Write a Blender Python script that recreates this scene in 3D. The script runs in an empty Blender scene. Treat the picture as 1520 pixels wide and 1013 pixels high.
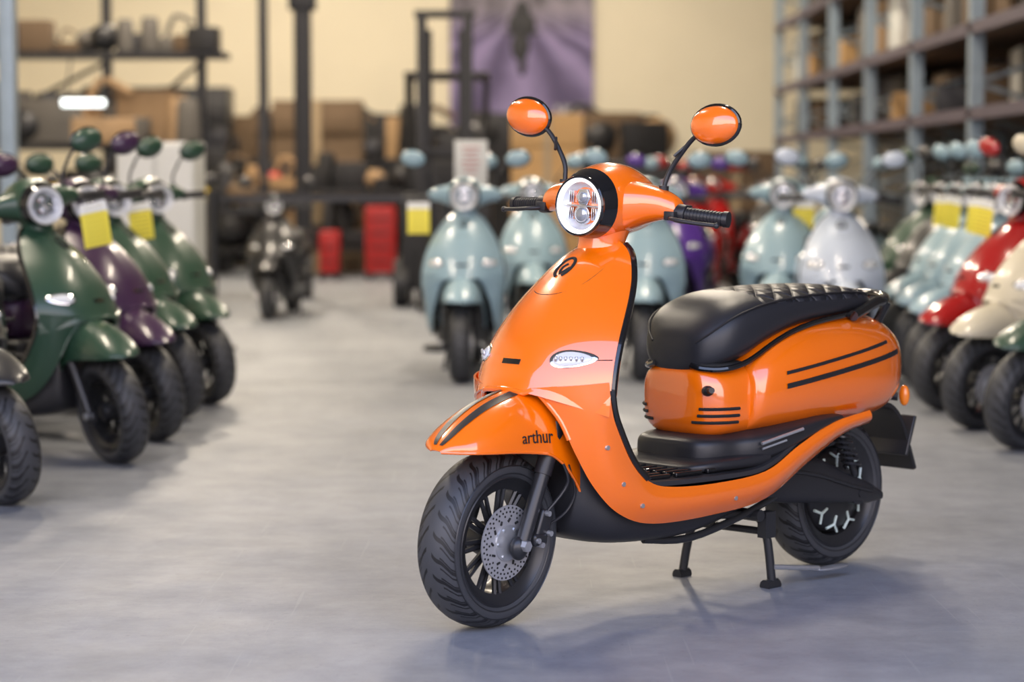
import bpy, math, random
from mathutils import Vector, Matrix
random.seed(7)
scene=bpy.context.scene
scene.view_settings.view_transform='Standard'
R=math.radians

# ------------------------------------------------------------------ materials
def M(nt,op,a,b=None,c=None,clamp=False):
    n=nt.nodes.new('ShaderNodeMath');n.operation=op;n.use_clamp=clamp
    for i,v in enumerate((a,b,c)):
        if v is None: continue
        if isinstance(v,(int,float)): n.inputs[i].default_value=v
        else: nt.links.new(v,n.inputs[i])
    return n.outputs[0]
def newmat(name,col=(.5,.5,.5),rough=.5,metal=0,coat=0,spec=.5,emit=None,es=0,noise=0,nscale=20,bump=0,bscale=60,trans=0,alpha=1):
    m=bpy.data.materials.new(name);m.use_nodes=True
    nt=m.node_tree;b=nt.nodes['Principled BSDF']
    b.inputs['Base Color'].default_value=(*col,1)
    b.inputs['Roughness'].default_value=rough;b.inputs['Metallic'].default_value=metal
    b.inputs['Coat Weight'].default_value=coat;b.inputs['Coat Roughness'].default_value=.02
    b.inputs['Specular IOR Level'].default_value=spec
    b.inputs['Transmission Weight'].default_value=trans
    if emit: b.inputs['Emission Color'].default_value=(*emit,1);b.inputs['Emission Strength'].default_value=es
    tc=nt.nodes.new('ShaderNodeTexCoord')
    if noise:
        n=nt.nodes.new('ShaderNodeTexNoise');n.inputs['Scale'].default_value=nscale;n.inputs['Detail'].default_value=4
        nt.links.new(tc.outputs['Object'],n.inputs['Vector'])
        mx=nt.nodes.new('ShaderNodeMix');mx.data_type='RGBA'
        mx.inputs[6].default_value=(*[c*(1-noise) for c in col],1);mx.inputs[7].default_value=(*[min(1,c*(1+noise)) for c in col],1)
        nt.links.new(n.outputs['Fac'],mx.inputs[0]);nt.links.new(mx.outputs[2],b.inputs['Base Color'])
    if bump:
        n=nt.nodes.new('ShaderNodeTexNoise');n.inputs['Scale'].default_value=bscale;n.inputs['Detail'].default_value=5
        nt.links.new(tc.outputs['Object'],n.inputs['Vector'])
        bp=nt.nodes.new('ShaderNodeBump');bp.inputs['Strength'].default_value=bump;bp.inputs['Distance'].default_value=.002
        nt.links.new(n.outputs['Fac'],bp.inputs['Height']);nt.links.new(bp.outputs[0],b.inputs['Normal'])
    return m
def paint(name,col,rough=.35,coat=.3): return newmat(name,col,rough,coat=coat,noise=.03,nscale=3)
MT={}
MT['orange']=newmat('orange_gloss_paint',(1.0,.185,.001),.25,coat=1.0)
MT['orange'].node_tree.nodes['Principled BSDF'].inputs['Coat IOR'].default_value=1.85
MT['green']=paint('green_satin_paint',(.022,.060,.036),.35)
MT['purple']=paint('purple_satin_paint',(.045,.018,.055),.3)
MT['bluegrey']=paint('pale_blue_paint',(.26,.385,.455),.35)
MT['white']=paint('white_paint',(.50,.57,.68),.3)
MT['red']=paint('red_gloss_paint',(.36,.012,.012),.2,.8)
MT['cream']=paint('cream_paint',(.55,.50,.38),.35)
MT['blackp']=paint('black_satin_paint',(.02,.02,.022),.35)
MT['violet']=paint('violet_paint',(.08,.03,.25),.3)
MT['black']=newmat('black_plastic',(.018,.018,.021),.4,bump=.15,bscale=300)
MT['mat']=newmat('floor_mat_rubber',(.03,.03,.034),.3)
MT['gloss']=newmat('black_gloss',(.008,.008,.009),.12,coat=.6)
MT['blackmetal']=newmat('black_metal',(.035,.036,.04),.3,metal=.4)
MT['steel']=newmat('brushed_steel',(.55,.56,.58),.35,metal=.75,noise=.1,nscale=60)
MT['disc']=newmat('disc_steel',(.42,.42,.44),.4,metal=.4,noise=.1,nscale=60)
MT['chrome']=newmat('chrome',(.8,.8,.82),.08,metal=1)
MT['mint']=newmat('silver_mint_decal',(.62,.74,.70),.4)
MT['amber']=newmat('amber_lens',(1,.25,.01),.2,coat=1)
MT['redlens']=newmat('red_lens',(.5,.01,.01),.15,coat=1)
MT['clear']=newmat('clear_lens',(.7,.73,.77),.1,coat=1)
MT['mirrorg']=newmat('mirror_glass',(.9,.9,.9),.02,metal=1)
MT['led']=newmat('led_ring',(1,1,1),.3,emit=(1,.98,.95),es=1.2)
MT['refl']=newmat('headlight_reflector',(.80,.83,.87),.2,metal=.4)
MT['pod']=newmat('lamp_pod',(.40,.42,.45),.12,metal=.6,coat=1)
MT['hole']=newmat('dark_hole',(.01,.01,.01),.8)
def tyre_mat(name,cu):
    m=newmat(name,(.03,.031,.035),.5,spec=.5);nt=m.node_tree;b=nt.nodes['Principled BSDF']
    tc=nt.nodes.new('ShaderNodeTexCoord');sp=nt.nodes.new('ShaderNodeSeparateXYZ');nt.links.new(tc.outputs['Object'],sp.inputs[0])
    dx=M(nt,'SUBTRACT',sp.outputs[0],cu);dz=M(nt,'SUBTRACT',sp.outputs[2],.215)
    an=M(nt,'ARCTAN2',dz,dx);ay=M(nt,'ABSOLUTE',sp.outputs[1])
    w=M(nt,'SINE',M(nt,'MULTIPLY',sp.outputs[1],120))
    ph=M(nt,'ADD',M(nt,'MULTIPLY',an,26/(2*math.pi)),M(nt,'MULTIPLY',ay,22))
    ph=M(nt,'ADD',ph,M(nt,'MULTIPLY',w,.12))
    fr=M(nt,'FRACT',ph);g=M(nt,'LESS_THAN',fr,.22)
    g2=M(nt,'LESS_THAN',M(nt,'ABSOLUTE',M(nt,'SUBTRACT',M(nt,'FRACT',M(nt,'MULTIPLY',ph,2.0)),.6)),.10)
    rad=M(nt,'SQRT',M(nt,'ADD',M(nt,'MULTIPLY',dx,dx),M(nt,'MULTIPLY',dz,dz)))
    zone=M(nt,'GREATER_THAN',rad,.186)
    inner=M(nt,'GREATER_THAN',ay,.008)
    g=M(nt,'MULTIPLY',M(nt,'MULTIPLY',M(nt,'MAXIMUM',g,M(nt,'MULTIPLY',g2,M(nt,'GREATER_THAN',ay,.03))),zone),inner)
    bp=nt.nodes.new('ShaderNodeBump');bp.inputs['Strength'].default_value=1;bp.inputs['Distance'].default_value=.004;bp.invert=True
    nt.links.new(g,bp.inputs['Height']);nt.links.new(bp.outputs[0],b.inputs['Normal'])
    mx=nt.nodes.new('ShaderNodeMix');mx.data_type='RGBA';mx.inputs[6].default_value=(.045,.047,.053,1);mx.inputs[7].default_value=(.005,.005,.006,1)
    nt.links.new(g,mx.inputs[0]);nt.links.new(mx.outputs[2],b.inputs['Base Color'])
    return m
MT['tyreF']=tyre_mat('front_tyre_rubber',1.30);MT['tyreR']=tyre_mat('rear_tyre_rubber',0.0)
def seat_mat():
    m=newmat('black_vinyl',(.020,.021,.026),.38,spec=.5);nt=m.node_tree;b=nt.nodes['Principled BSDF']
    tc=nt.nodes.new('ShaderNodeTexCoord');sp=nt.nodes.new('ShaderNodeSeparateXYZ');nt.links.new(tc.outputs['Object'],sp.inputs[0])
    x,y,z=sp.outputs
    def tri(e): return M(nt,'ABSOLUTE',M(nt,'SUBTRACT',M(nt,'FRACT',e),.5))
    a=tri(M(nt,'MULTIPLY',M(nt,'ADD',x,y),14));c=tri(M(nt,'MULTIPLY',M(nt,'SUBTRACT',x,y),14))
    h=M(nt,'MINIMUM',a,c);h=M(nt,'POWER',M(nt,'MULTIPLY',h,2),.5)
    zone=M(nt,'MULTIPLY',M(nt,'GREATER_THAN',z,.762),M(nt,'LESS_THAN',x,.44))
    h=M(nt,'MULTIPLY',h,zone)
    n=nt.nodes.new('ShaderNodeTexNoise');n.inputs['Scale'].default_value=500;nt.links.new(tc.outputs['Object'],n.inputs['Vector'])
    h=M(nt,'ADD',h,M(nt,'MULTIPLY',n.outputs['Fac'],.03))
    bp=nt.nodes.new('ShaderNodeBump');bp.inputs['Strength'].default_value=1;bp.inputs['Distance'].default_value=.012
    nt.links.new(h,bp.inputs['Height']);nt.links.new(bp.outputs[0],b.inputs['Normal'])
    return m
MT['seat']=seat_mat()

# ------------------------------------------------------------------ geometry helpers
def cr(p0,p1,p2,p3,t):
    return tuple(.5*((2*b)+(-a+c)*t+(2*a-5*b+4*c-d)*t*t+(-a+3*b-3*c+d)*t**3) for a,b,c,d in zip(p0,p1,p2,p3))
def dense(st,n=6):
    st=[tuple(s) for s in st];out=[]
    for i in range(len(st)-1):
        p0=st[max(0,i-1)];p1=st[i];p2=st[i+1];p3=st[min(len(st)-1,i+2)]
        for k in range(n): out.append(cr(p0,p1,p2,p3,k/n))
    out.append(st[-1]);return out
def look(tab,key,x):
    t=sorted(tab,key=lambda r:r[key])
    if x<=t[0][key]: return t[0]
    for a,b in zip(t,t[1:]):
        if x<=b[key]:
            f=(x-a[key])/max(1e-9,(b[key]-a[key]));return tuple(p+(q-p)*f for p,q in zip(a,b))
    return t[-1]
def comb(*gs):
    V=[];F=[]
    for v,f in gs:
        o=len(V);V+=list(v);F+=[tuple(i+o for i in q) for q in f]
    return V,F
def mir(g,both=True):
    m=([(a,-b,c) for a,b,c in g[0]],[tuple(reversed(q)) for q in g[1]])
    return comb(g,m) if both else m
def loft(rings,caps=True,closed=True):
    n=len(rings[0]);V=[p for r in rings for p in r];F=[]
    for i in range(len(rings)-1):
        for j in range(n if closed else n-1):
            k=(j+1)%n;F.append((i*n+j,i*n+k,(i+1)*n+k,(i+1)*n+j))
    if caps and closed:
        F.append(tuple(reversed(range(n))));F.append(tuple((len(rings)-1)*n+j for j in range(n)))
    return V,F
def sring(w,h,e=2.6,n=32):
    o=[]
    for i in range(n):
        a=2*math.pi*i/n;c=math.cos(a);s=math.sin(a)
        o.append((w*math.copysign(abs(c)**(2/e),c),h*math.copysign(abs(s)**(2/e),s)))
    return o
def tube(pts,r,n=10,sm=4):
    if sm and len(pts)>2: pts=dense(pts,sm)
    P=[Vector(p) for p in pts];N=len(P);rings=[];prev=None
    for i,p in enumerate(P):
        t=(P[min(i+1,N-1)]-P[max(i-1,0)]).normalized()
        if prev is None:
            a=Vector((0,0,1)) if abs(t.z)<.9 else Vector((1,0,0));x=t.cross(a).normalized()
        else: x=(prev-t*prev.dot(t)).normalized()
        prev=x;y=t.cross(x)
        rr=r if not isinstance(r,(list,tuple)) else r[0]+(r[1]-r[0])*i/(N-1)
        rings.append([tuple(p+x*rr*math.cos(2*math.pi*k/n)+y*rr*math.sin(2*math.pi*k/n)) for k in range(n)])
    return loft(rings)
def box(c,s,rot=None):
    x,y,z=[k/2 for k in s];V=[(a*x,b*y,d*z) for a in(-1,1) for b in(-1,1) for d in(-1,1)]
    if rot is not None: V=[tuple(rot@Vector(v)) for v in V]
    V=[tuple(p+q for p,q in zip(v,c)) for v in V]
    return V,[(0,1,3,2),(4,6,7,5),(0,4,5,1),(2,3,7,6),(0,2,6,4),(1,5,7,3)]
def revolve(prof,cu,cz=.215,n=64):
    V=[(cu+r*math.cos(2*math.pi*k/n),v,cz+r*math.sin(2*math.pi*k/n)) for k in range(n) for r,v in prof]
    m=len(prof);F=[]
    for k in range(n):
        k2=(k+1)%n
        for j in range(m): F.append((k*m+j,k*m+(j+1)%m,k2*m+(j+1)%m,k2*m+j))
    return V,F
def ellipsoid(c,r,n=24,m=14,rot=None):
    rings=[]
    for i in range(1,m):
        a=math.pi*i/m
        rings.append([(r[0]*math.sin(a)*math.cos(2*math.pi*k/n),r[1]*math.sin(a)*math.sin(2*math.pi*k/n),r[2]*math.cos(a)) for k in range(n)])
    V,F=loft(rings)
    if rot is not None: V=[tuple(rot@Vector(v)) for v in V]
    return [tuple(p+q for p,q in zip(v,c)) for v in V],F
def mkmesh(name,g,solid=0,bevel=0,sharp=40,smooth=True):
    me=bpy.data.meshes.new(name);me.from_pydata(g[0],[],g[1]);me.update()
    import bmesh
    bm=bmesh.new();bm.from_mesh(me);bmesh.ops.recalc_face_normals(bm,faces=bm.faces);bm.to_mesh(me);bm.free()
    if solid or bevel:
        ob=bpy.data.objects.new('tmp',me);scene.collection.objects.link(ob)
        if solid:
            s=ob.modifiers.new('s','SOLIDIFY');s.thickness=abs(solid);s.offset=0
        if bevel:
            b=ob.modifiers.new('b','BEVEL');b.width=bevel;b.segments=3;b.limit_method='ANGLE';b.angle_limit=R(35)
        dg=bpy.context.evaluated_depsgraph_get();m2=bpy.data.meshes.new_from_object(ob.evaluated_get(dg))
        bpy.data.objects.remove(ob);bpy.data.meshes.remove(me);me=m2;me.name=name
    if smooth:
        for p in me.polygons: p.use_smooth=True
        me.set_sharp_from_angle(angle=R(sharp))
    return me
PARTS=[]
def part(name,g,mat,steer=False,**k):
    me=mkmesh(name,g,**k);me.materials.append(MT['orange'] if mat=='body' else MT[mat]);PARTS.append((name,me,mat,steer))

# ------------------------------------------------------------------ scooter (u forward, v left, z up; rear axle u=0, front axle u=1.3)
WF=1.30
def wheel(cu,mt,pre,steer):
    prof=[(.152,-.044),(.160,-.053),(.172,-.059),(.185,-.059),(.197,-.053),(.206,-.042),(.212,-.026),(.215,-.009),(.215,.009),(.212,.026),(.206,.042),(.197,.053),(.185,.059),(.172,.059),(.160,.053),(.152,.044)]
    part(pre+'_tyre',revolve(prof,cu,n=96),mt,steer,sharp=60)
    part(pre+'_tyre_bead',comb(revolve([(.1655,.0545),(.168,.0575),(.1705,.0585),(.168,.056)],cu,n=96),revolve([(.1865,.0585),(.1880,.0605),(.1895,.0582),(.188,.057)],cu,n=96)),'blackmetal',steer)
    rp=[(.163,-.050),(.160,-.040),(.150,-.036),(.138,-.034),(.132,-.02),(.132,.02),(.138,.034),(.150,.036),(.160,.040),(.163,.050),(.157,.054),(.146,.044),(.128,.038),(.124,.02),(.124,-.02),(.128,-.038),(.146,-.044),(.157,-.054)]
    part(pre+'_rim',revolve(rp,cu),'blackmetal',steer)
wheel(WF,'tyreF','front',True);wheel(0,'tyreR','rear',False)
gs=[]
for i in range(12):
    for d in(-.075,.075):
        a=2*math.pi*i/12+d;b=2*math.pi*i/12+d*1.6
        p0=(WF+.03*math.cos(b),.022,.215+.03*math.sin(b));p1=(WF+.130*math.cos(a),.034,.215+.130*math.sin(a))
        gs.append(tube([p0,p1],[.0080,.0060],6,0))
gs.append(revolve([(.001,-.05),(.035,-.045),(.042,-.02),(.042,.03),(.03,.045),(.001,.05)],WF,n=32))
part('front_spokes',comb(*gs),'blackmetal',True)
part('brake_disc',revolve([(.045,.056),(.092,.056),(.092,.060),(.045,.060)],WF,n=64),'disc',True,sharp=30)
gs=[]
for i in range(36):
    for rr,off in((.086,0),(.076,.5),(.066,0)):
        if rr==.066 and i%2: continue
        a=2*math.pi*(i+off)/36
        gs.append(tube([(WF+rr*math.cos(a),.0605,.215+rr*math.sin(a)),(WF+rr*math.cos(a),.0612,.215+rr*math.sin(a))],.0028,8,0))
part('disc_holes',comb(*gs),'hole',True)
part('disc_rotor_slots',comb(*[tube([(WF+.052*math.cos(a),.0608,.215+.052*math.sin(a)),(WF+.060*math.cos(a+.12),.0608,.215+.060*math.sin(a+.12))],.003,6,0) for a in [2*math.pi*k/12 for k in range(12)]]),'hole',True)
gs=[revolve([(.001,.05),(.04,.05),(.046,.056),(.044,.064),(.028,.068),(.001,.068)],WF,n=32)]
for i in range(6):
    a=i*math.pi/3;gs.append(tube([(WF+.037*math.cos(a),.06,.215+.037*math.sin(a)),(WF+.037*math.cos(a),.069,.215+.037*math.sin(a))],.005,6,0))
part('disc_carrier',comb(*gs),'steel',True)
fk=tube([(1.165,.092,.50),(1.285,.092,.205)],.0185,16,0)
fk2=tube([(1.165,.092,.50),(1.215,.092,.378)],.022,16,0)
foot=ellipsoid((1.288,.088,.205),(.026,.02,.03))
part('fork_legs',mir(comb(fk,foot)),'blackmetal',True)
part('fork_upper_sleeves',mir(fk2),'black',True)
part('axle_nut',mir(tube([(WF-.012,.075,.213),(WF-.012,.118,.213)],.014,6,0)),'steel',True)
cal=comb(box((1.215,.085,.255),(.045,.05,.075),Matrix.Rotation(R(-20),3,'Y')),box((1.235,.098,.222),(.05,.035,.03)))
part('brake_caliper',cal,'blackmetal',True,bevel=.008)
part('caliper_bolts',comb(*[tube([(a,.10,b),(a,.121,b)],.007,8,0) for a,b in((1.215,.285),(1.205,.235),(1.235,.21),(1.25,.222))]),'steel',True)
part('brake_hoses',comb(tube([(1.21,.10,.28),(1.16,.120,.34),(1.16,.125,.38),(1.19,.10,.45)],.004,8),tube([(1.20,.10,.25),(1.14,.11,.28),(1.12,.12,.33),(1.15,.12,.40)],.0035,8)),'black',True)
# fender
FS=dense([(1.502,.452,1.50,.449,.015),(1.478,.477,1.465,.450,.062),(1.425,.513,1.405,.448,.086),(1.35,.548,1.335,.445,.098),(1.26,.572,1.265,.438,.104),(1.19,.584,1.205,.427,.110),(1.13,.575,1.155,.392,.116),(1.09,.54,1.115,.345,.120),(1.065,.47,1.082,.295,.118)],6)
def fpt(r,s,off=0):
    tu,tz,eu,ez,w=r;a=s*math.pi/2;c=abs(math.cos(a))**.85
    d=math.hypot(tu-WF,tz-.215)
    return (eu+(tu-eu)*c+off*(tu-WF)/d*c,(w+off)*math.sin(a)*(1+.03*s*s),ez+(tz-ez)*c+off*(tz-.215)/d*c)
part('front_fender',loft([[fpt(r,-1+2*j/28) for j in range(29)] for r in FS],closed=False,caps=False),'body',True,solid=.004,sharp=80)
part('fender_rim',tube([fpt(r,1) for r in FS[::2]],.004,8,0),'body',True)
for sgn,nm in((1,'left'),(-1,'right')):
    part('fender_stripe_'+nm,loft([[fpt(r,sgn*(.07+.15*j/4),.0038) for j in range(5)] for r in FS[3:36]],closed=False,caps=False),'black',True,sharp=80)
# apron / leg shield
AR=dense([(.930,.920,.058,.895,0),(.912,.955,.085,.898,0),(.885,1.005,.115,.915,0),(.83,1.074,.152,.952,0),(.77,1.130,.185,1.003,0),(.70,1.182,.210,1.055,0),(.64,1.215,.225,1.090,.01),(.60,1.235,.230,1.105,.035),(.578,1.248,.230,1.110,.062)],6)
def apt(r,s,off=0):
    z,uc,w,ue,dr=r;s0=abs(s)
    return (uc-(uc-ue)*s0**2.3+off,s*w,z-dr*s*s)
def ap(v,z,off=0):
    r=look(AR,0,z);return apt((z,)+tuple(r[1:4])+(0,),max(-1,min(1,v/r[2])),off)
part('front_apron',loft([[apt(r,-1+2*j/40) for j in range(41)] for r in AR],closed=False,caps=False),'body',solid=.006,sharp=80)
RB=dense([(1.110,.230,.60,1.228,.085,.585),(1.098,.228,.53,1.185,.132,.515),(1.065,.222,.47,1.152,.155,.43),(1.015,.214,.40,1.100,.170,.34),(.95,.208,.345,1.02,.178,.268),(.87,.206,.322,.90,.18,.232),(.70,.206,.315,.68,.18,.232),(.50,.205,.328,.47,.18,.254),(.36,.203,.385,.30,.182,.335),(.22,.20,.432,.15,.182,.400),(.05,.195,.455,.02,.170,.42)],6)
def rpt(r,t):
    o=r[:3];i=r[3:];b=.016*math.sin(math.pi*t)
    return (o[0]+(i[0]-o[0])*t+b*.6,o[1]+(i[1]-o[1])*t+b,o[2]+(i[2]-o[2])*t)
side=loft([[rpt(r,j/8) for j in range(9)] for r in RB],closed=False,caps=False)
part('side_skirts',mir(side),'body',solid=.006,sharp=80)
lip=[apt(AR[-1],-1+2*j/20) for j in range(21)]
lip=[p for p in lip if abs(p[1])<.10]
part('apron_lip',tube([(r[3],-r[4],r[5]) for r in RB[12:0:-3]]+lip[1:-1]+[(r[3],r[4],r[5]) for r in RB[1:13:3]],.007,8,3),'body')
edge=[apt(r,1,-.008) for r in AR[3:44:3]]+[(r[0]-.008,r[1],r[2]) for r in RB[2:26:3]]
part('edge_trim',mir(tube(edge,.010,8,3)),'gloss')
inn=[[ (apt(r,1)[0]-.014-.05*(1-(s/6)**2)*.6,apt(r,1)[1]*.985*s/6,apt(r,1)[2]) for s in range(-6,7)] for r in AR[2:44:3]]
inn+=[[ (r[0]-.014-.03*(1-(s/6)**2),r[1]*.985*s/6,r[2]) for s in range(-6,7)] for r in RB[3:25:3]]
part('inner_leg_shield',loft(inn,closed=False,caps=False),'black',solid=.01,sharp=60)
seam=[ap(v,z,.0015) for v,z in((-.078,.905),(-.090,.87),(-.08,.83),(-.045,.808),(0,.802),(.045,.808),(.08,.83),(.090,.87),(.078,.905))]
part('panel_seam',tube(seam,.0024,6,4),'hole')
seam=[ap(v,.652,.001) for v in [k*.02 for k in range(-11,12)]]
part('lower_seam',tube(seam,.0014,6,2),'hole')
em=[]
for k in range(28):
    a=R(-60)+R(320)*k/27;p=ap(.022*math.cos(a),.868+.022*math.sin(a),.004);em.append(p)
em2=[ap(.018,.868,.004),ap(.0,.853,.004),ap(-.006,.868,.004),ap(.004,.876,.004)]
part('apron_emblem',comb(tube(em,.0048,8,0),tube(em2,.004,8,2)),'hole')
bg=[[ap(v,z,.004) for v in(-.03,-.015,0,.015,.03)] for z in(.650,.644,.638)]
part('badge_plate',loft(bg,closed=False,caps=False),'gloss',solid=.003)
bl=[];bm_=[]
for sg in(1,-1):
    for rr,lst,of in((1.0,bl,.006),(.8,bm_,.011)):
        rings=[]
        for q in [1,.9,.6,.3,.05]:
            rings.append([ap(sg*(.152+rr*q*.046*math.cos(t)),.655+rr*q*.021*math.sin(t)*(1-.25*math.cos(t)),of*(1.6-q*q)) for t in [2*math.pi*k/28 for k in range(28)]])
        lst.append(loft([[tuple(x-(.01 if i==0 else 0) for i,x in enumerate(p)) for p in rings[0]]]+rings))
part('turn_signal_bezel',comb(*bl),'chrome',sharp=60);part('turn_signal_lens',comb(*bm_),'clear',sharp=60)
part('signal_leds',comb(*[ellipsoid(ap(sg*(.127+.01*k),.656,.017),(.004,.004,.007),8,6) for sg in(1,-1) for k in range(6)]),'steel')
# pedestal and cowl
def ringU(u,w,zb,zt,e=2.8,n=40): 
    return [(u,a,(zb+zt)/2+b) for a,b in sring(w,(zt-zb)/2,e,n)]
PS=dense([(.640,.055,.480,.56),(.636,.085,.455,.585),(.622,.112,.430,.60),(.600,.130,.415,.605),(.57,.143,.41,.605),(.53,.150,.41,.61),(.48,.155,.41,.62)],5)
part('seat_pedestal',loft([ringU(*r,e=3.4) for r in PS]),'body',sharp=80)
CS=dense([(.500,.164,.425,.600),(.488,.182,.412,.628),(.45,.195,.408,.662),(.38,.205,.405,.695),(.28,.211,.405,.718),(.14,.211,.408,.728),(.02,.203,.412,.724),(-.08,.184,.420,.712),(-.145,.155,.438,.690),(-.188,.119,.460,.662),(-.213,.078,.49,.625),(-.222,.025,.53,.58)],6)
part('rear_cowl',loft([ringU(*r,e=2.6) for r in CS]),'body',sharp=80)
def cpt(u,z,off=.002,e=2.6):
    r=look(CS,0,u);zc=(r[2]+r[3])/2;h=(r[3]-r[2])/2;q=min(.999,abs((z-zc)/h))
    return (u,r[1]*(1-q**e)**(1/e)+off,z)
gs=[]
for (u0,z0,u1,z1,w) in((.41,.580,-.04,.640,.009),(.41,.545,-.10,.610,.014)):
    rows=[]
    for k in range(31):
        t=k/30;u=u0+(u1-u0)*t;z=z0+(z1-z0)*t
        rows.append([cpt(u,z+w*.5,.0025),cpt(u,z,.003),cpt(u,z-w*.5,.0025)])
    gs.append(loft(rows,closed=False,caps=False))
part('cowl_stripes',mir(comb(*gs)),'black',sharp=80)
part('pedestal_gap',loft([ringU(u,w,.592,.615,3) for u,w in((.632,.05),(.62,.10),(.595,.125),(.50,.14))]),'hole')
gs=[]
for z in(.456,.474,.492):
    pts=[]
    for k in range(13):
        t=k/12;uu=.633-.095*t**1.3;r=look(PS,0,uu);zc=(r[2]+r[3])/2;h=(r[3]-r[2])/2;q=abs((z-zc)/h)
        pts.append((uu,r[1]*(1-q**3.4)**(1/3.4)+.001,z))
    gs.append(tube(pts,.0045,6,0))
part('pedestal_vents',mir(comb(*gs)),'hole')
part('lock_knob',comb(ellipsoid((.622,.113,.540),(.016,.016,.014)),tube([(.622,.11,.540),(.642,.145,.545)],.008,10,0)),'black')
# seat
SS=dense([(.636,.040,.602,.650),(.630,.080,.588,.682),(.612,.112,.583,.712),(.585,.136,.583,.742),(.545,.151,.590,.768),(.49,.158,.607,.785),(.42,.161,.640,.794),(.30,.161,.680,.799),(.15,.155,.700,.800),(.05,.146,.708,.796),(-.02,.130,.714,.786),(-.065,.100,.720,.770),(-.083,.055,.728,.752)],6)
part('seat_cushion',loft([ringU(*r,e=2.7) for r in SS]),'seat',sharp=80)
pip=[(r[0],r[1]*.93+.001,r[2]+(r[3]-r[2])*.80) for r in SS[6:66:4]]
part('seat_piping',mir(tube(pip,.003,6,2)),'black')
skt=[(r[0],r[1]*.96,r[2]+.012) for r in SS[4:66:4]]
part('seat_base_trim',mir(tube(skt,.008,8,2)),'gloss')
hr=[]
for a in range(-90,91,15):
    hr.append((-.04-.135*math.cos(R(a)),.140*math.sin(R(a)),.745+.015*math.cos(R(a))))
hr=[(.08,-.160,.715)]+hr+[(.08,.160,.715)]
part('grab_rail',comb(tube(hr,.015,12,3),*[tube([(-.09,s*.10,.67),(-.11,s*.13,.745)],.013,8,0) for s in(1,-1)]),'gloss')
part('tail_lamp',loft([ringU(u,w,zb,zt,3) for u,w,zb,zt in((-.20,.085,.545,.60),(-.23,.072,.548,.598),(-.242,.05,.552,.594))]),'redlens',sharp=80)
pl=[[( -.12,s*.09,.45),(-.19,s*.085,.445),(-.25,s*.08,.40),(-.30,s*.075,.31),(-.325,s*.075,.25)] for s in(-1,-.5,0,.5,1)]
part('rear_mudguard',loft([dense(p,3) for p in pl],closed=False,caps=False),'black',solid=.012,sharp=60)
part('plate_bracket',box((-.292,0,.35),(.012,.17,.12),Matrix.Rotation(R(-20),3,'Y')),'blackmetal',bevel=.004)
part('number_plate',box((-.302,0,.35),(.004,.145,.10),Matrix.Rotation(R(-20),3,'Y')),'clear')
part('rear_signal_stalks',mir(tube([(-.17,.05,.475),(-.205,.10,.470)],.012,8,0)),'black')
part('rear_signals',mir(comb(ellipsoid((-.208,.120,.475),(.014,.016,.030)))),'amber')
# floor board & base
FB=[(.30,.43),(.36,.40),(.47,.345),(.60,.328),(.95,.335),(1.0,.37)]
rows=[]
for u,z in dense(FB,4): rows.append([(u,v,z) for v in(-.203,-.10,0,.10,.203)])
part('floor_board',loft(rows,closed=False,caps=False),'mat',solid=.012,sharp=60)
part('board_ribs',comb(*[box((u,s*v,.341),(.10,.014,.012)) for s in(1,-1) for v in(.02,.055,.09,.125,.16) for u in(.63,.75,.87)]),'gloss',bevel=.003)
BS=dense([(.665,.05,.33,.40),(.660,.09,.33,.410),(.640,.120,.33,.420),(.60,.140,.33,.425),(.55,.155,.33,.425),(.50,.180,.335,.430),(.43,.202,.35,.440),(.34,.210,.385,.450),(.24,.209,.42,.458),(.17,.20,.44,.455)],5)
part('pedestal_base',loft([ringU(*r,e=4) for r in BS]),'black',sharp=70)
part('base_step',loft([ringU(u,w,.33,zt,4) for u,w,zt in dense([(.72,.06,.345),(.715,.11,.352),(.69,.150,.362),(.63,.172,.370),(.54,.185,.375),(.46,.192,.385)],4)]),'black',sharp=70)
part('chrome_badge',mir(comb(tube([(.50,.194,.400),(.36,.217,.430)],.0045,8,0),tube([(.50,.196,.386),(.42,.211,.404)],.003,8,0))),'steel')
US=dense([(1.110,.08,.25,.46),(1.10,.11,.215,.50),(1.06,.135,.195,.45),(1.0,.155,.180,.36),(.90,.160,.170,.33),(.74,.160,.167,.32),(.60,.150,.185,.32),(.45,.130,.215,.35),(.32,.12,.235,.42),(.20,.11,.27,.44)],5)
part('underbody',loft([ringU(*r,e=3.5) for r in US]),'black',sharp=60)
part('underframe_tubes',mir(comb(tube([(.85,.10,.175),(.70,.12,.165),(.5,.13,.205),(.33,.12,.25)],.010,10),tube([(.45,.06,.20),(.45,.15,.20)],.016,10,0))),'blackmetal')
part('skirt_bolts',mir(comb(*[tube([(a,.19,b),(a,c,b)],.006,8,0) for a,b,c in((1.04,.345,.215),(.97,.285,.213),(1.10,.44,.219),(.62,.27,.212))])),'steel')
sw=[]
for u,z,h,w in((.40,.275,.045,.028),(.30,.280,.065,.03),(.17,.265,.062,.03),(.05,.235,.042,.026),(-.05,.212,.030,.022),(-.115,.198,.012,.012)):
    sw.append([(u,.108+a,z+b) for a,b in sring(w,h,3,20)])
part('swing_arm',mir(loft(sw)),'black',sharp=60)
part('swing_arm_rib',mir(tube([(.34,.139,.31),(.20,.139,.285),(.06,.136,.245),(-.05,.131,.218)],.006,8,3)),'blackmetal')
part('swing_arm_hub',mir(comb(tube([(0,.075,.215),(0,.125,.215)],.032,20,0),tube([(0,.125,.215),(0,.134,.215)],.012,6,0))),'blackmetal',sharp=30)
part('hub_motor',revolve([(.001,-.055),(.10,-.05),(.118,-.03),(.124,0),(.118,.03),(.10,.05),(.06,.056),(.001,.058)],0,n=48),'blackmetal')
gs=[]
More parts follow.
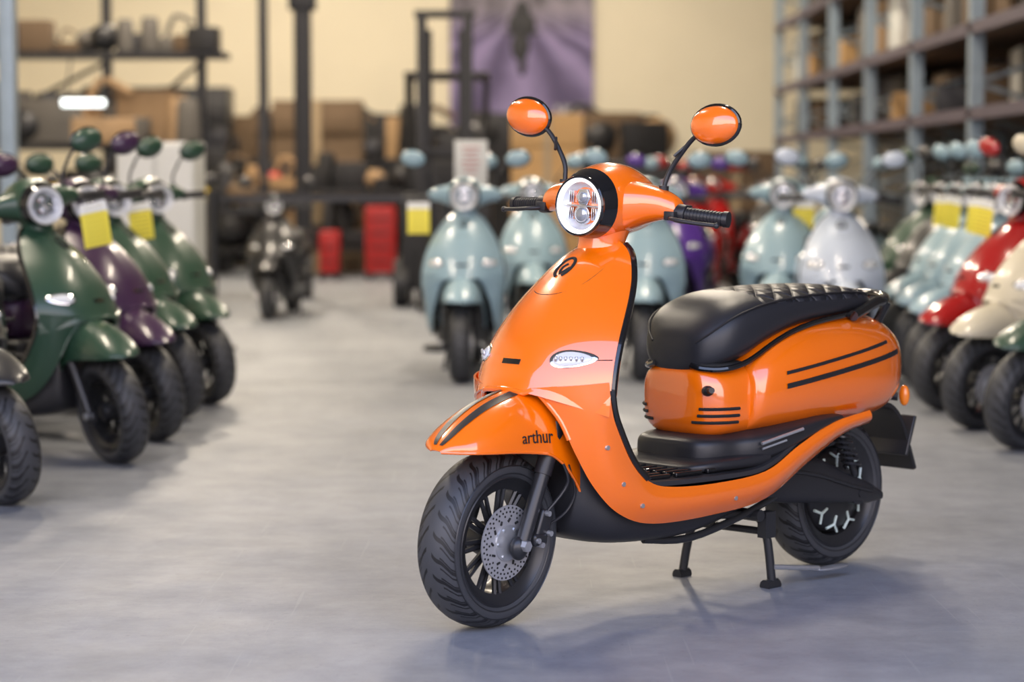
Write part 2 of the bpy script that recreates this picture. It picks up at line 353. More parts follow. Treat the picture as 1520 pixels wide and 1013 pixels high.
for i in range(9):
    a=2*math.pi*i/9;c=lambda rr,t:(rr*math.cos(t),.055 if rr<.1 else .050,.215+rr*math.sin(t))
    gs.append(tube([c(.07,a),c(.095,a+.05),c(.114,a+.28)],.0042,6,0));gs.append(tube([c(.095,a+.05),c(.116,a-.15)],.0036,6,0))
part('hub_graphics',comb(*gs),'mint')
sh=[tube([(.10,.125,.42),(.0+.02,.125,.27)],.010,10,0)]
hel=[]
for k in range(80):
    t=k/79;a=t*2*math.pi*7;hel.append((.095-.065*t+.024*math.cos(a),.125+.024*math.sin(a),.40-.11*t))
part('rear_shocks',mir(comb(sh[0],tube(hel,.0045,6,0))),'blackmetal')
st=comb(tube([(.43,.10,.215),(.40,.125,.15),(.385,.135,.012)],.012,10),tube([(.365,.135,.006),(.415,.135,.006)],.017,10,0),tube([(.42,-.10,.20),(.425,-.13,.10),(.43,-.145,.012)],.012,10),tube([(.41,-.145,.006),(.455,-.145,.006)],.016,10,0),tube([(.42,-.12,.15),(.40,.125,.15)],.010,10,0),box((.40,.128,.17),(.04,.03,.07)),tube([(.43,.12,.20),(.62,.125,.215)],.010,8,0))
part('centre_stand',st,'blackmetal')
part('stand_lever',comb(tube([(.385,.14,.055),(.30,.155,.045),(.22,.16,.035)],.007,8),ellipsoid((.16,.162,.03),(.065,.018,.007))),'steel')
# ---- head (steered)
HZ=1.022
HS=dense([(.992,.0735,.0735,HZ),(.965,.084,.083,HZ+.004),(.93,.095,.091,HZ+.009),(.88,.101,.095,HZ+.013),(.83,.098,.088,HZ+.013),(.785,.088,.074,HZ+.008),(.75,.068,.056,HZ+.002),(.730,.045,.038,HZ-.002),(.722,.02,.018,HZ-.004)],6)
part('headlight_shell',loft([[(u,a,zc+b) for a,b in sring(w,h,2.15,40)] for u,w,h,zc in HS[5:]]),'body',True,sharp=80)
part('headlight_cowl',loft([[(u,a*1.004,zc+b*1.004) for a,b in sring(w,h,2.1,40)] for u,w,h,zc in HS[:9]],caps=False),'gloss',True,solid=.004,sharp=60)
def ringdisc(prof,n=48):
    return loft([[(u,r*math.cos(2*math.pi*k/n),HZ+r*math.sin(2*math.pi*k/n)) for k in range(n)] for r,u in prof],caps=False)
part('headlight_ring',ringdisc([(.070,.990),(.070,.999),(.062,.999),(.060,.990)]),'led',True)
part('headlight_bezel',ringdisc([(.076,.985),(.077,.997),(.074,1.001),(.070,.999)]),'gloss',True)
part('headlight_bowl',ringdisc([(.060,.990),(.053,.975),(.035,.962),(.015,.957),(.001,.956)]),'refl',True)
part('headlight_projectors',comb(tube([(.955,0,HZ+.022),(.982,0,HZ+.022)],.023,6,0),tube([(.955,0,HZ-.022),(.986,0,HZ-.022)],.024,20,0),box((.978,0,HZ+.000),(.02,.108,.004)),*[box((.975,s*(.030+.006*j),HZ+q),(.018,.002,.03)) for s in(1,-1) for j in range(3) for q in(-.02,.022)]),'chrome',True,bevel=.001,sharp=30)
part('projector_lens',comb(ellipsoid((.984,0,HZ+.022),(.006,.014,.014)),ellipsoid((.988,0,HZ-.022),(.006,.019,.019))),'pod',True)
wg=[]
for v,u,z,ru,rz in dense([(-.215,.862,1.015,.014,.014),(-.205,.862,1.022,.028,.028),(-.17,.866,1.032,.040,.037),(-.12,.872,1.032,.056,.050),(-.06,.875,1.025,.075,.066),(0,.875,1.02,.08,.07),(.06,.875,1.025,.075,.066),(.12,.872,1.032,.056,.050),(.17,.866,1.032,.040,.037),(.205,.862,1.022,.028,.028),(.215,.862,1.015,.014,.014)],4):
    wg.append([(u+a,v,z+b) for a,b in sring(ru,rz,2.3,24)])
part('handlebar_cover',loft(wg),'body',True,sharp=80)
nk=[]
for z,u,ru,rv in dense([(.885,.905,.060,.066),(.925,.90,.054,.060),(.96,.892,.060,.068),(.99,.88,.072,.085),(1.02,.88,.072,.09)],4):
    nk.append([(u+a,b,z) for a,b in sring(ru,rv,2.2,28)])
part('steering_neck',loft(nk),'body',True,sharp=80)
part('neck_collar',loft([[(.905+a,b,z) for a,b in sring(.064,.070,2.2,28)] for z in(.902,.906)]),'hole',True)
gr=comb(tube([(.862,.225,1.013),(.838,.332,1.006)],.0165,16,0),tube([(.839,.330,1.006),(.836,.342,1.006)],.020,16,0),*[tube([(.862-.024*t,.225+.107*t,1.013-.007*t),(.862-.024*(t+.03),.225+.107*(t+.03),1.013-.007*(t+.03))],.0182,14,0) for t in [k/12 for k in range(1,12)]])
part('grips',mir(gr),'black',True)
part('switch_pods',mir(comb(tube([(.864,.200,1.015),(.859,.232,1.012)],.024,16,0),box((.85,.218,1.024),(.03,.026,.022)))),'black',True,bevel=.003)
part('brake_levers',mir(comb(tube([(.885,.20,1.005),(.912,.225,1.002),(.905,.28,.996),(.885,.340,.992)],.0055,8),ellipsoid((.885,.340,.992),(.008,.008,.008),10,8),box((.885,.205,1.008),(.03,.03,.022)))),'black',True,bevel=.002)
MZ=1.236
ms=tube([(.862,.158,1.055),(.858,.160,1.085),(.850,.172,1.125),(.845,.220,1.190),(.848,.255,MZ-.018)],.0062,10)
part('mirror_stems',mir(comb(ms,tube([(.862,.158,1.045),(.861,.159,1.080)],.013,12,0),tube([(.866,.19,1.155),(.84,.21,1.185)],.004,8,0))),'black',True)
def mirror_half(sg):
    c=(.850,.298,MZ);V,F=ellipsoid((0,0,0),(.034,.070,.047),32,16)
    V=[(x if x>-.004 else -.004,y,z) for x,y,z in V]
    V=[tuple(Matrix.Rotation(R(6),3,'X')@Vector(v)) for v in V]
    return [tuple(p+q for p,q in zip(v,c)) for v in V],F
part('mirror_housings',mir(mirror_half(1)),'body',True,sharp=50)
def mrim(k0,rr):
    pts=[]
    for k in range(33):
        a=2*math.pi*k/32;p=Matrix.Rotation(R(6),3,'X')@Vector((-.004,.070*math.cos(a),.047*math.sin(a)));pts.append((p.x+.850,p.y+.298,p.z+MZ))
    return tube(pts,rr,8,0)
part('mirror_rims',mir(mrim(0,.006)),'gloss',True)
V,F=ellipsoid((.8445,.298,MZ),(.0015,.066,.043),32,8,Matrix.Rotation(R(6),3,'X'));part('mirror_glasses',mir((V,F)),'mirrorg',True)
def textmesh(s,size):
    cu=bpy.data.curves.new('t','FONT');cu.body=s;cu.size=size;cu.extrude=.0;cu.align_x='CENTER';cu.resolution_u=3
    ob=bpy.data.objects.new('t',cu);scene.collection.objects.link(ob)
    dg=bpy.context.evaluated_depsgraph_get();me=bpy.data.meshes.new_from_object(ob.evaluated_get(dg))
    g=([tuple(v.co) for v in me.vertices],[tuple(p.vertices) for p in me.polygons]);bpy.data.objects.remove(ob);return g
g=textmesh('arthur',.036)
FK=[((q[0]*.3+q[2]*.7),)+q for q in FS]
def onf(x,y):
    u=1.258-x*1.15;r=look(FK,0,u)[1:]
    s=.92-y*5.5;p=fpt(r,s,.003);return (u,p[1]+.001,p[2])
part('fender_lettering',([onf(a,b) for a,b,c in g[0]],g[1]),'hole',True,solid=.001)

AX0=Vector((.88,0,1.0));AXD=(Vector((.88,0,1.0))-Vector((1.225,0,.25))).normalized()
SKIP=('disc_holes','disc_rotor_slots','fender_lettering','signal_leds','cowl_stripes','fender_stripe_left','fender_stripe_right','board_ribs','lower_seam','brake_hoses','skirt_bolts','caliper_bolts','pedestal_vents','front_tyre_bead','rear_tyre_bead','hub_graphics')
def place(x,y,phi,col,steer=0,scale=.965,tag=None):
    if col=='orange': scale=1
    f=Vector((math.sin(R(phi)),-math.cos(R(phi)),0))
    e=bpy.data.objects.new('electric_scooter',None);scene.collection.objects.link(e);e.empty_display_size=.2
    o=Vector((x,y,0))-f*1.30*scale
    e.matrix_world=Matrix.Translation(o)@Matrix.Rotation(math.atan2(f.y,f.x),4,'Z')@Matrix.Scale(scale,4)
    S=Matrix.Translation(AX0)@Matrix.Rotation(R(steer),4,AXD)@Matrix.Translation(-AX0)
    for nm,me,mat,stf in PARTS:
        if col!='orange' and nm in SKIP: continue
        ob=bpy.data.objects.new(nm,me);scene.collection.objects.link(ob);ob.parent=e
        if stf: ob.matrix_basis=S
        if col!='orange' and (mat=='body' or nm=='headlight_ring'):
            ob.material_slots[0].link='OBJECT';ob.material_slots[0].material=MT[col] if mat=='body' else MT['clear']
        if col!='orange' and nm=='headlight_bezel':
            ob.material_slots[0].link='OBJECT';ob.material_slots[0].material=MT['steel']
    if tag:
        t=mkmesh('paper_tag',box((.93,tag,.90),(.003,.125,.18)),bevel=.001);t.materials.append(MT['tag'])
        ob=bpy.data.objects.new('paper_tag',t);scene.collection.objects.link(ob);ob.parent=e;ob.matrix_basis=S@Matrix.Translation((.02,0,0))
        t=mkmesh('tag_string',tube([(.95,tag,.985),(.88,tag,1.03)],.002,6,0));t.materials.append(MT['black'])
        ob=bpy.data.objects.new('tag_string',t);scene.collection.objects.link(ob);ob.parent=e;ob.matrix_basis=S
    return e
def tagmat():
    m=newmat('yellow_tag_paper',(.9,.75,.05),.6);nt=m.node_tree;b=nt.nodes['Principled BSDF']
    tc=nt.nodes.new('ShaderNodeTexCoord');sp=nt.nodes.new('ShaderNodeSeparateXYZ');nt.links.new(tc.outputs['Generated'],sp.inputs[0])
    z=sp.outputs[2];w=M(nt,'GREATER_THAN',z,.78)
    ln=M(nt,'MULTIPLY',M(nt,'LESS_THAN',M(nt,'FRACT',M(nt,'MULTIPLY',z,9)),.25),M(nt,'LESS_THAN',M(nt,'ABSOLUTE',M(nt,'SUBTRACT',sp.outputs[1],.5)),.35))
    mx=nt.nodes.new('ShaderNodeMix');mx.data_type='RGBA';mx.inputs[6].default_value=(.85,.74,.08,1);mx.inputs[7].default_value=(.8,.82,.8,1);nt.links.new(w,mx.inputs[0])
    m2=nt.nodes.new('ShaderNodeMix');m2.data_type='RGBA';m2.inputs[7].default_value=(.3,.25,.05,1);nt.links.new(mx.outputs[2],m2.inputs[6]);nt.links.new(M(nt,'MULTIPLY',ln,.5),m2.inputs[0])
    nt.links.new(m2.outputs[2],b.inputs['Base Color']);return m
MT['tag']=tagmat()

place(-.0625,5.525,-46.5,'orange',7)
place(-1.70,7.60,62,'blackp',-22)
place(-1.51,8.71,60,'green',-24,tag=.23)
place(-1.48,9.45,60,'purple',-24)
place(-1.52,10.30,58,'green',-20,tag=.14)
place(-1.46,11.00,52,'green',-16)
place(-.27,12.15,-2,'bluegrey',0,tag=-.26)
place(.70,12.28,-6,'bluegrey',4)
place(.14,14.3,2,'bluegrey',0)
place(1.48,12.9,-14,'bluegrey',4,tag=.12)
place(1.73,11.9,-4,'white',4)
place(1.05,15.2,-10,'violet',4)
place(.75,16.8,0,'bluegrey',0)
place(1.35,17.4,-10,'red',8)
place(2.1,15.4,-20,'bluegrey',4)
place(2.05,18.0,-20,'blackp',0)
place(.95,19.6,-20,'blackp',0)
place(1.7,20.4,-20,'red',0)
place(2.3,21.0,-20,'blackp',0)
for x,y,c,t in((2.05,9.15,'green',-.2),(2.02,9.90,'cream',None),(2.03,10.70,'red',-.2),(2.12,11.48,'bluegrey',-.15),(2.18,12.25,'bluegrey',-.2),(2.24,13.05,'bluegrey',-.15),(2.30,13.9,'blackp',None),(2.34,14.8,'green',None)):
    place(x,y,-74,c,22,tag=t)
place(-1.86,17.5,-4,'blackp',0,.85)
place(-2.60,18.3,14,'blackp',0,.87)
place(-3.4,18.6,20,'blackp',0,.87)

# ------------------------------------------------------------------ room
def obj(name,g,mat,parent=None,**k):
    me=mkmesh(name,g,**k);me.materials.append(MT[mat] if isinstance(mat,str) else mat)
    o=bpy.data.objects.new(name,me);scene.collection.objects.link(o)
    if parent: o.parent=parent
    return o
def empty(name,loc=(0,0,0)):
    e=bpy.data.objects.new(name,None);e.location=loc;scene.collection.objects.link(e);return e
def floormat():
    m=newmat('concrete_floor',(.4,.4,.4),.5,spec=.4);nt=m.node_tree;b=nt.nodes['Principled BSDF']
    tc=nt.nodes.new('ShaderNodeTexCoord')
    def nz(s,d,r=.6,sc=None,rot=0):
        n=nt.nodes.new('ShaderNodeTexNoise');n.inputs['Scale'].default_value=s;n.inputs['Detail'].default_value=d;n.inputs['Roughness'].default_value=r
        if sc:
            mp=nt.nodes.new('ShaderNodeMapping');mp.inputs['Scale'].default_value=sc;mp.inputs['Rotation'].default_value=(0,0,rot);nt.links.new(tc.outputs['Object'],mp.inputs['Vector']);nt.links.new(mp.outputs[0],n.inputs['Vector'])
        else: nt.links.new(tc.outputs['Object'],n.inputs['Vector'])
        return n.outputs['Fac']
    f=M(nt,'ADD',M(nt,'MULTIPLY',nz(.9,6),.45),M(nt,'MULTIPLY',nz(7,8,.7),.55))
    r=nt.nodes.new('ShaderNodeValToRGB');r.color_ramp.elements[0].position=.36;r.color_ramp.elements[0].color=(.165,.178,.205,1);r.color_ramp.elements[1].position=.64;r.color_ramp.elements[1].color=(.275,.288,.318,1)  # blue tint in the greys stands in for cool skylight on the concrete
    nt.links.new(f,r.inputs[0])
    sp=M(nt,'GREATER_THAN',nz(45,3),.66)
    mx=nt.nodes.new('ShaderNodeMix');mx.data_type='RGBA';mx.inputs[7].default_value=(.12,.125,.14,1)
    nt.links.new(r.outputs[0],mx.inputs[6]);nt.links.new(M(nt,'MULTIPLY',sp,.35),mx.inputs[0])
    s1=M(nt,'GREATER_THAN',nz(1,2,.5,(60,1.2,1),.5),.70);s2=M(nt,'GREATER_THAN',nz(1,2,.5,(2,70,1),.25),.70)
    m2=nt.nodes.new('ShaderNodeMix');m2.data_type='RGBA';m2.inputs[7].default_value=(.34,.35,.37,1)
    nt.links.new(mx.outputs[2],m2.inputs[6]);nt.links.new(M(nt,'MULTIPLY',M(nt,'MAXIMUM',s1,s2),.25),m2.inputs[0])
    nt.links.new(m2.outputs[2],b.inputs['Base Color'])
    nt.links.new(M(nt,'ADD',M(nt,'MULTIPLY',nz(3,5),.3),.36),b.inputs['Roughness'])
    bp=nt.nodes.new('ShaderNodeBump');bp.inputs['Strength'].default_value=.3;bp.inputs['Distance'].default_value=.004
    nt.links.new(nz(30,6,.7),bp.inputs['Height']);nt.links.new(bp.outputs[0],b.inputs['Normal'])
    return m
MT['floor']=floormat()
MT['wall']=newmat('cream_wall',(.70,.64,.50),.8,noise=.06,nscale=1.5)
MT['wallg']=newmat('grey_wall',(.12,.11,.10),.8,noise=.1,nscale=2)
MT['ceil']=newmat('ceiling_panel',(.35,.34,.32),.8)
MT['rack']=newmat('galvanised_blue',(.32,.40,.47),.4,metal=.4,noise=.2,nscale=10)
MT['beam']=newmat('rack_beam_purple',(.075,.06,.085),.5,noise=.2)
MT['deck']=newmat('rack_deck_wood',(.14,.09,.06),.7,noise=.3,nscale=6)
MT['card']=newmat('cardboard',(.34,.22,.12),.8,noise=.15,nscale=4)
MT['card2']=newmat('cardboard_dark',(.13,.085,.05),.8,noise=.2,nscale=4)
MT['card3']=newmat('cardboard_orange',(.50,.31,.14),.8,noise=.15,nscale=4)
MT['tape']=newmat('packing_tape',(.36,.27,.16),.3)
MT['dark']=newmat('dark_steel',(.025,.025,.028),.45,metal=.3,noise=.2)
MT['redbox']=newmat('red_tool_paint',(.42,.012,.012),.4)
MT['yellow']=newmat('yellow_plastic',(.8,.55,.02),.4)
MT['wht']=newmat('white_laminate',(.62,.63,.61),.4,noise=.03)
MT['wood']=newmat('crate_wood',(.38,.24,.12),.7,noise=.25,nscale=8)
MT['facade']=newmat('brick_facade',(.16,.12,.10),.8,noise=.3,nscale=3)
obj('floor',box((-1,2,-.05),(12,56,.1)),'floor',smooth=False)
obj('wall_back',box((-1,28.1,3),(12,.2,6.2)),'wall',smooth=False)
obj('wall_left',box((-6.6,15,3),(.2,26,6.2)),'wall',smooth=False)
obj('wall_right',box((4.6,15,3),(.2,26,6.2)),'wallg',smooth=False)
obj('ceiling',box((-1,15.2,5.6),(12,25.6,.2)),'ceil',smooth=False)
for i,(x,y) in enumerate([(-3,9),(1,9),(-3,14),(1,14),(-3,19),(1,19),(-3,24.5),(1,24.5)]):  # ceiling lamps out of view, added for the warm light inside
    e=empty('unseen_ceiling_light',(x,y,5.3))
    obj('lamp_housing',box((0,0,.04),(.35,1.5,.08)),'dark',e,bevel=.01)
    mt=MT.get('tubel') or MT.setdefault('tubel',newmat('warm_tube',(1,.9,.7),.4,emit=(1,.90,.74),es=8))
    obj('lamp_diffuser',box((0,0,-.02),(.28,1.4,.04)),mt,e)
    L=bpy.data.lights.new('lamp_light','AREA');L.shape='RECTANGLE';L.size=.3;L.size_y=1.4;L.color=(1,.86,.68);L.energy=(150,200,260,270)[i//2]*(.75 if x>0 else 1)
    lo=bpy.data.objects.new('lamp_light',L);lo.location=(0,0,-.06);lo.parent=e;scene.collection.objects.link(lo)
e=empty('unseen_skyline_building',(0,-24,0))  # unseen low building, added so the glossy paint reflects a skyline
obj('facade',comb(box((-6,0,1.1),(22,2,2.2)),box((10,0,.7),(12,2,1.4)),box((-9,0,2.4),(5,2,.8)),box((2,0,2.3),(2,2,.8)),box((7,0,1.7),(1.2,2,.9))),'facade',e,smooth=False)
obj('facade_windows',comb(*[box((-15+2.4*k,1.02,1.3),(1.3,.06,.9)) for k in range(8)]),'clear',e,smooth=False)
# racking
e=empty('pallet_rack');gU=[];gB=[];gD=[];XF,XB=3.0,4.1
for y in [8.3+2.2*k for k in range(9)]:
    for x in(XF,XB): gU.append(box((x,y,2.2),(.09,.09,4.4)));gU.append(box((x,y,.01),(.16,.16,.02)))
    for k in range(6):
        a=(XF,y,.3+k*.7);b=(XB,y,.65+k*.7)
        gU.append(tube([a,b],.018,6,0));gU.append(tube([b,(XF,y,1.0+k*.7)],.018,6,0))
for z in(1.50,2.05,2.75,3.5):
    for x in(XF,XB): gB.append(box((x-.02 if x==XF else x,17.1,z),(.05,17.6,.08)))
    gD.append(box(((XF+XB)/2,17.1,z+.02),(1.0,17.5,.03)))
obj('rack_uprights',comb(*gU),'rack',e,smooth=False);obj('rack_beams',comb(*gB),'beam',e,smooth=False);obj('rack_decks',comb(*gD),'deck',e,smooth=False)
def carton(x,y,z,w,d,h,rz=0):
    rot=Matrix.Rotation(rz,3,'Z')
    return box((x,y,z+h/2),(w,d,h),rot),comb(box((x,y,z+h/2),(w*1.004,d*.12,h*1.004),rot))
for z0 in(.0,1.555,2.105,2.805,3.56):
    gs={};tp=[]
    y=12.0 if z0==0 else 9
    while y<25.4:
        d=random.uniform(.3,.9);h=random.uniform(.2,.44) if z0==1.555 else random.uniform(.3,.60)
        if random.random()<.9:
            b,t=carton(3.15+random.uniform(.2,.35)+.15*(z0==0)+random.random()*.12,y+d/2,z0,random.uniform(.4,.65),d*.9,h,random.uniform(-.15,.15))
            k=random.choice(['card','card2','card2','card2','card3','dark','dark','dark','wht','wallg'] if z0>0 else ['dark','card2','card2'])
            gs.setdefault(k,[]).append(b)
            if k in('card','card3'): tp.append(t)
        y+=d
    ee=empty('stacked_cartons');ee.parent=e
    for k,l in gs.items():
        if l: obj('boxes_'+k,comb(*l),k,ee,bevel=.01)
    if tp: obj('tape_strips',comb(*tp),'tape',ee)
# poster
def postermat():
    m=newmat('printed_poster',(.3,.2,.5),.5);nt=m.node_tree;b=nt.nodes['Principled BSDF']
    tc=nt.nodes.new('ShaderNodeTexCoord');sp=nt.nodes.new('ShaderNodeSeparateXYZ');nt.links.new(tc.outputs['Generated'],sp.inputs[0])
    x,y,z=sp.outputs
    n=nt.nodes.new('ShaderNodeTexNoise');n.inputs['Scale'].default_value=6;nt.links.new(tc.outputs['Generated'],n.inputs['Vector'])
    dx=M(nt,'SUBTRACT',x,.50);dz=M(nt,'ADD',M(nt,'SUBTRACT',.60,z),.02)
    ratio=M(nt,'DIVIDE',dx,M(nt,'MAXIMUM',dz,.02))
    st=M(nt,'ADD',M(nt,'MULTIPLY',M(nt,'SINE',M(nt,'ADD',M(nt,'MULTIPLY',ratio,5),M(nt,'MULTIPLY',n.outputs['Fac'],3))),.4),.5)
    r=nt.nodes.new('ShaderNodeValToRGB');r.color_ramp.elements[0].color=(.05,.035,.10,1);r.color_ramp.elements[1].color=(.27,.22,.42,1);nt.links.new(st,r.inputs[0])
    r2=nt.nodes.new('ShaderNodeValToRGB');r2.color_ramp.elements[0].color=(.03,.028,.035,1);r2.color_ramp.elements[0].position=.35;r2.color_ramp.elements[1].color=(.26,.23,.29,1);r2.color_ramp.elements[1].position=.65
    nt.links.new(n.outputs['Fac'],r2.inputs[0])
    mx=nt.nodes.new('ShaderNodeMix');mx.data_type='RGBA';nt.links.new(M(nt,'MULTIPLY',M(nt,'SUBTRACT',z,.46),6,clamp=True),mx.inputs[0])
    nt.links.new(r.outputs[0],mx.inputs[6]);nt.links.new(r2.outputs[0],mx.inputs[7]);nt.links.new(mx.outputs[2],b.inputs['Base Color']);return m
e=empty('wall_poster',(.12,27.96,2.85))
obj('print',box((0,0,0),(1.74,.03,2.3)),postermat(),e,smooth=False)
rid=comb(ellipsoid((0,-.03,.26),(.09,.01,.11)),ellipsoid((0,-.03,.08),(.17,.01,.16)),ellipsoid((-.02,-.03,-.18),(.11,.01,.18)),ellipsoid((0,-.03,-.38),(.05,.01,.16)),box((0,-.03,-.02),(.42,.01,.04)))
obj('rider_print',rid,'dark',e)
g=textmesh('NIO',.16);obj('poster_lettering',([(a+.55,-.03,b-1.0) for a,b,c in g[0]],g[1]),'wht',e,smooth=False)
def clutter(name,x0,x1,y,z,n,mats,smin=.08,smax=.3,dy=.2,parent=None):
    e=empty(name);e.parent=parent;g={}
    for i in range(n):
        x=x0+(x1-x0)*(i+.5)/n+random.uniform(-.05,.05);s=random.uniform(smin,smax);k=random.choice(mats)
        if k in('redbox','yellow','red'): s=min(s,.22)
        yy=y+random.uniform(-dy,dy);t=random.random()
        if t<.4: q=box((x,yy,z+s*.4),(s,s*.8,s*.8),Matrix.Rotation(random.uniform(-.5,.5),3,'Z'))
        elif t<.6: q=ellipsoid((x,yy,z+s*.45),(s*.5,s*.55,s*.45),16,10)
        elif t<.8: q=comb(box((x,yy,z+s*.2),(s,s*.7,s*.4)),tube([(x-s*.4,yy,z+s*.3),(x-s*.1,yy,z+s),(x+s*.4,yy,z+s*.8)],s*.07,8,3))
        else: q=tube([(x,yy,z),(x,yy,z+s*.8),(x,yy,z+s)],[s*.3,s*.22],12,0)
        g.setdefault(k,[]).append(q)
    for k,l in g.items(): obj('items_'+k,comb(*l),k,e,bevel=.01)
e=empty('workshop_shelving');gs=[]
for x in(-3.55,-2.72,-2.18): gs.append(box((x,20.2,2.5),(.08,.08,5.0)))
gs.append(box((-3.7,20.2,2.15),(2.4,.5,.05)));gs.append(box((-3.7,20.2,1.35),(2.4,.5,.05)));gs.append(box((-3.7,20.2,.8),(3,.6,.06)))
for x in(-4.9,-4.4): gs.append(box((x,20.2,2.5),(.07,.07,5.0)))
gs.append(box((-3.9,20.25,2.95),(2.9,.06,.06)));gs.append(tube([(-4.9,20.2,1.4),(-3.55,20.2,2.1)],.02,6,0));gs.append(tube([(-3.55,20.2,1.4),(-2.72,20.2,2.1)],.02,6,0))
obj('frame',comb(*gs),'dark',e,smooth=False)
clutter('shelf_parts',-4.8,-2.6,20.2,2.18,15,['dark','dark','wallg','card2','dark'],.12,.34,parent=e)
clutter('shelf_parts',-4.8,-2.6,20.2,1.38,22,['dark','dark','card2','dark','wallg','card'],.25,.6,parent=e)
clutter('bench_parts',-4.9,-2.2,20.2,.83,22,['dark','card2','red','dark','blackp','yellow'],.2,.45,parent=e)
e=empty('support_column',(-1.87,20.6,0));obj('post',comb(box((0,0,2.5),(.15,.15,5.0)),box((0,0,2.7),(.24,.2,.25))),'dark',e,bevel=.01)
e=empty('support_column',(-2.93,13.4,0));obj('post',comb(box((0,0,2.75),(.09,.12,5.4)),box((0,0,.02),(.25,.25,.04))),'rack',e,bevel=.005)
e=empty('work_bench');obj('bench',comb(box((-2.0,25.2,.92),(3.6,.7,.06)),*[box((x,y,.45),(.08,.08,.9)) for x in(-3.7,-2.0,-.3) for y in(24.9,25.5)],box((-2.0,25.2,.3),(3.5,.6,.04))),'dark',e,bevel=.005)
clutter('workshop_parts',-3.7,-.3,25.2,.95,40,['dark','redbox','yellow','dark','card','dark','dark','wood','wood','card2'],.15,.42,parent=e)
clutter('under_bench_parts',-3.7,-.3,25.2,.33,14,['dark','card2','dark','wood'],.3,.55,parent=e)
e=empty('storage_bench');obj('bench',comb(box((-1.0,27.2,1.26),(5.6,.7,.08)),box((-1.0,27.4,.65),(5.5,.3,1.2)),*[box((x,26.95,.62),(.1,.1,1.24)) for x in(-3.7,-1,1.7)]),'dark',e,bevel=.005)
clutter('stored_parts',-3.7,1.7,27.2,1.3,40,['dark','card2','wood','dark','blackp','card2','dark'],.25,.7,parent=e)
for x,y,w,h,k in((-2.2,26.2,1.0,1.95,'card2'),(.35,23.2,.72,1.72,'card3'),(1.35,23.2,.9,1.25,'dark'),(2.25,23.4,.8,1.35,'card2'),(-3.9,26.2,1.4,2.1,'dark')):
    e=empty('storage_crate',(x,y,0));obj('crate_body',comb(box((0,0,h/2),(w,.6,h)),*[box((0,-.31,h*(.12+.25*i)),(w,.03,h*.12)) for i in range(4)]),k,e,bevel=.01);obj('crate_strap',box((0,0,h/2),(w*.1,.67,h*1.003)),'tape' if k!='dark' else 'dark',e)
for x,y,w,h in((-1.93,24.3,.20,.44),(-1.39,24.3,.31,.70)):
    e=empty('red_tool_cabinet',(x,y,0))
    obj('cabinet_body',box((0,0,.08+h/2),(w,.35,h)),'redbox',e,bevel=.015)
    obj('drawer_handles',comb(*[box((0,-.185,.2+i*.15),(w*.7,.02,.012)) for i in range(int(h/.15))]),'dark',e)
    obj('castors',comb(*[tube([(a,b-.02,.04),(a,b+.02,.04)],.04,12,0) for a in(-w*.4,w*.4) for b in(-.13,.13)]),'black',e)
e=empty('forklift',(-.55,18.9,0));gs=[]
for x in(-.19,.19): gs+= [box((x,0,1.22),(.08,.14,2.44)),box((x*.7,.05,1.17),(.05,.1,2.25))]
gs+=[box((0,0,2.42),(.50,.12,.06)),box((0,0,1.3),(.45,.08,.06)),box((0,0,.5),(.5,.08,.1)),box((-.15,-.35,.06),(.1,.7,.04)),box((.15,-.35,.06),(.1,.7,.04))]
obj('mast',comb(*gs),'dark',e,bevel=.008)
obj('truck_body',comb(box((0,.8,.55),(.75,1.2,.8)),box((0,1.3,1.05),(.7,.4,.35)),*[box((a,b,1.45),(.04,.04,1.0)) for a in(-.33,.33) for b in(.4,1.3)],box((0,.85,1.95),(.72,1.0,.04))),'dark',e,bevel=.02)
obj('truck_wheels',comb(*[tube([(a,b,.2),(a+.12,b,.2)],.2,20,0) for a in(-.44,.32) for b in(.35,1.2)]),'black',e)
e=empty('white_cabinet',(-2.12,13.9,0));obj('cabinet_body',comb(box((0,0,.66),(.46,.5,1.28)),box((-.11,-.26,.68),(.215,.02,1.2)),box((.115,-.26,.68),(.215,.02,1.2))),'wht',e,bevel=.006);obj('cabinet_handles',comb(tube([(-.03,-.285,.6),(-.03,-.285,.8)],.008,8,0),tube([(.03,-.285,.6),(.03,-.285,.8)],.008,8,0)),'chrome',e)
e=empty('barrier_belt');obj('belt',box((-1.15,14.4,.955),(1.5,.01,.04)),'black',e)
obj('belt_posts',comb(*[comb(tube([(x,14.4,0),(x,14.4,1.0)],.03,16,0),tube([(x,14.4,0),(x,14.4,.03)],.14,24,0),tube([(x,14.4,.91),(x,14.4,1.0)],.04,16,0)) for x in(-1.88,-.42)]),'blackmetal',e,sharp=30)
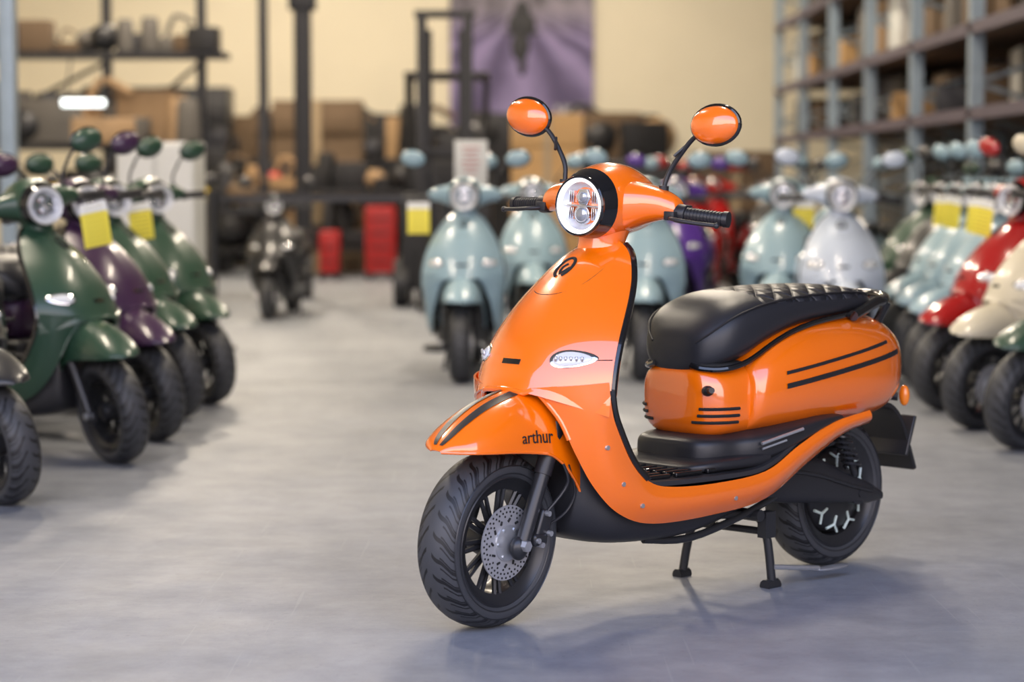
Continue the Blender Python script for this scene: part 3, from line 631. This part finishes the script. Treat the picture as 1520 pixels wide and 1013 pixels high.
e=empty('sign_stand',(-.25,14.0,0));obj('sign_pole',comb(tube([(0,0,0),(0,0,1.1)],.015,10,0),tube([(0,0,0),(0,0,.03)],.12,24,0)),'steel',e)
obj('sign_board',box((0,-.01,1.18),(.20,.01,.27)),'wht',e,bevel=.003);obj('sign_print',comb(*[box((0,-.018,1.27-.03*i),(.11-.02*(i%3),.004,.006)) for i in range(6)]),'redbox',e)
e=empty('work_lamp',(-3.65,19.6,1.72));obj('lamp_tube',tube([(-.18,0,0),(.18,0,0)],.03,12,0),newmat('lamp_glow',(1,1,1),.4,emit=(.9,1,1),es=3),e);obj('lamp_hanger',comb(tube([(-.15,0,.03),(-.15,.3,.45)],.008,6,0),tube([(.15,0,.03),(.15,.3,.45)],.008,6,0)),'dark',e)

# ------------------------------------------------------------------ world
w=bpy.data.worlds.new('sky');scene.world=w;w.use_nodes=True;nt=w.node_tree;bgn=nt.nodes['Background']
tc=nt.nodes.new('ShaderNodeTexCoord');sp=nt.nodes.new('ShaderNodeSeparateXYZ');nt.links.new(tc.outputs['Generated'],sp.inputs[0])
rp=nt.nodes.new('ShaderNodeValToRGB');cr_=rp.color_ramp
cr_.elements[0].position=.0;cr_.elements[0].color=(.10,.11,.13,1);cr_.elements[1].position=1;cr_.elements[1].color=(.25,.36,.72,1)
for p,c in((.49,(.10,.11,.13,1)),(.505,(1.0,.88,.87,1)),(.66,(1.0,.92,.96,1)),(.78,(.42,.54,.88,1))):
    q=cr_.elements.new(p);q.color=c
nt.links.new(M(nt,'ADD',M(nt,'MULTIPLY',sp.outputs[2],.5),.5),rp.inputs[0]);nt.links.new(rp.outputs[0],bgn.inputs[0]);bgn.inputs[1].default_value=4.1
# ------------------------------------------------------------------ camera
cd=bpy.data.cameras.new('camera');cam=bpy.data.objects.new('camera',cd);scene.collection.objects.link(cam);scene.camera=cam
cam.location=(0,0,1.095);cam.rotation_euler=(R(90)-math.atan(.0719),0,0)
cd.sensor_width=36;cd.lens=3400*36/1520;cd.clip_start=.1;cd.clip_end=200
cd.dof.use_dof=True;cd.dof.focus_distance=5.72;cd.dof.aperture_fstop=2.1
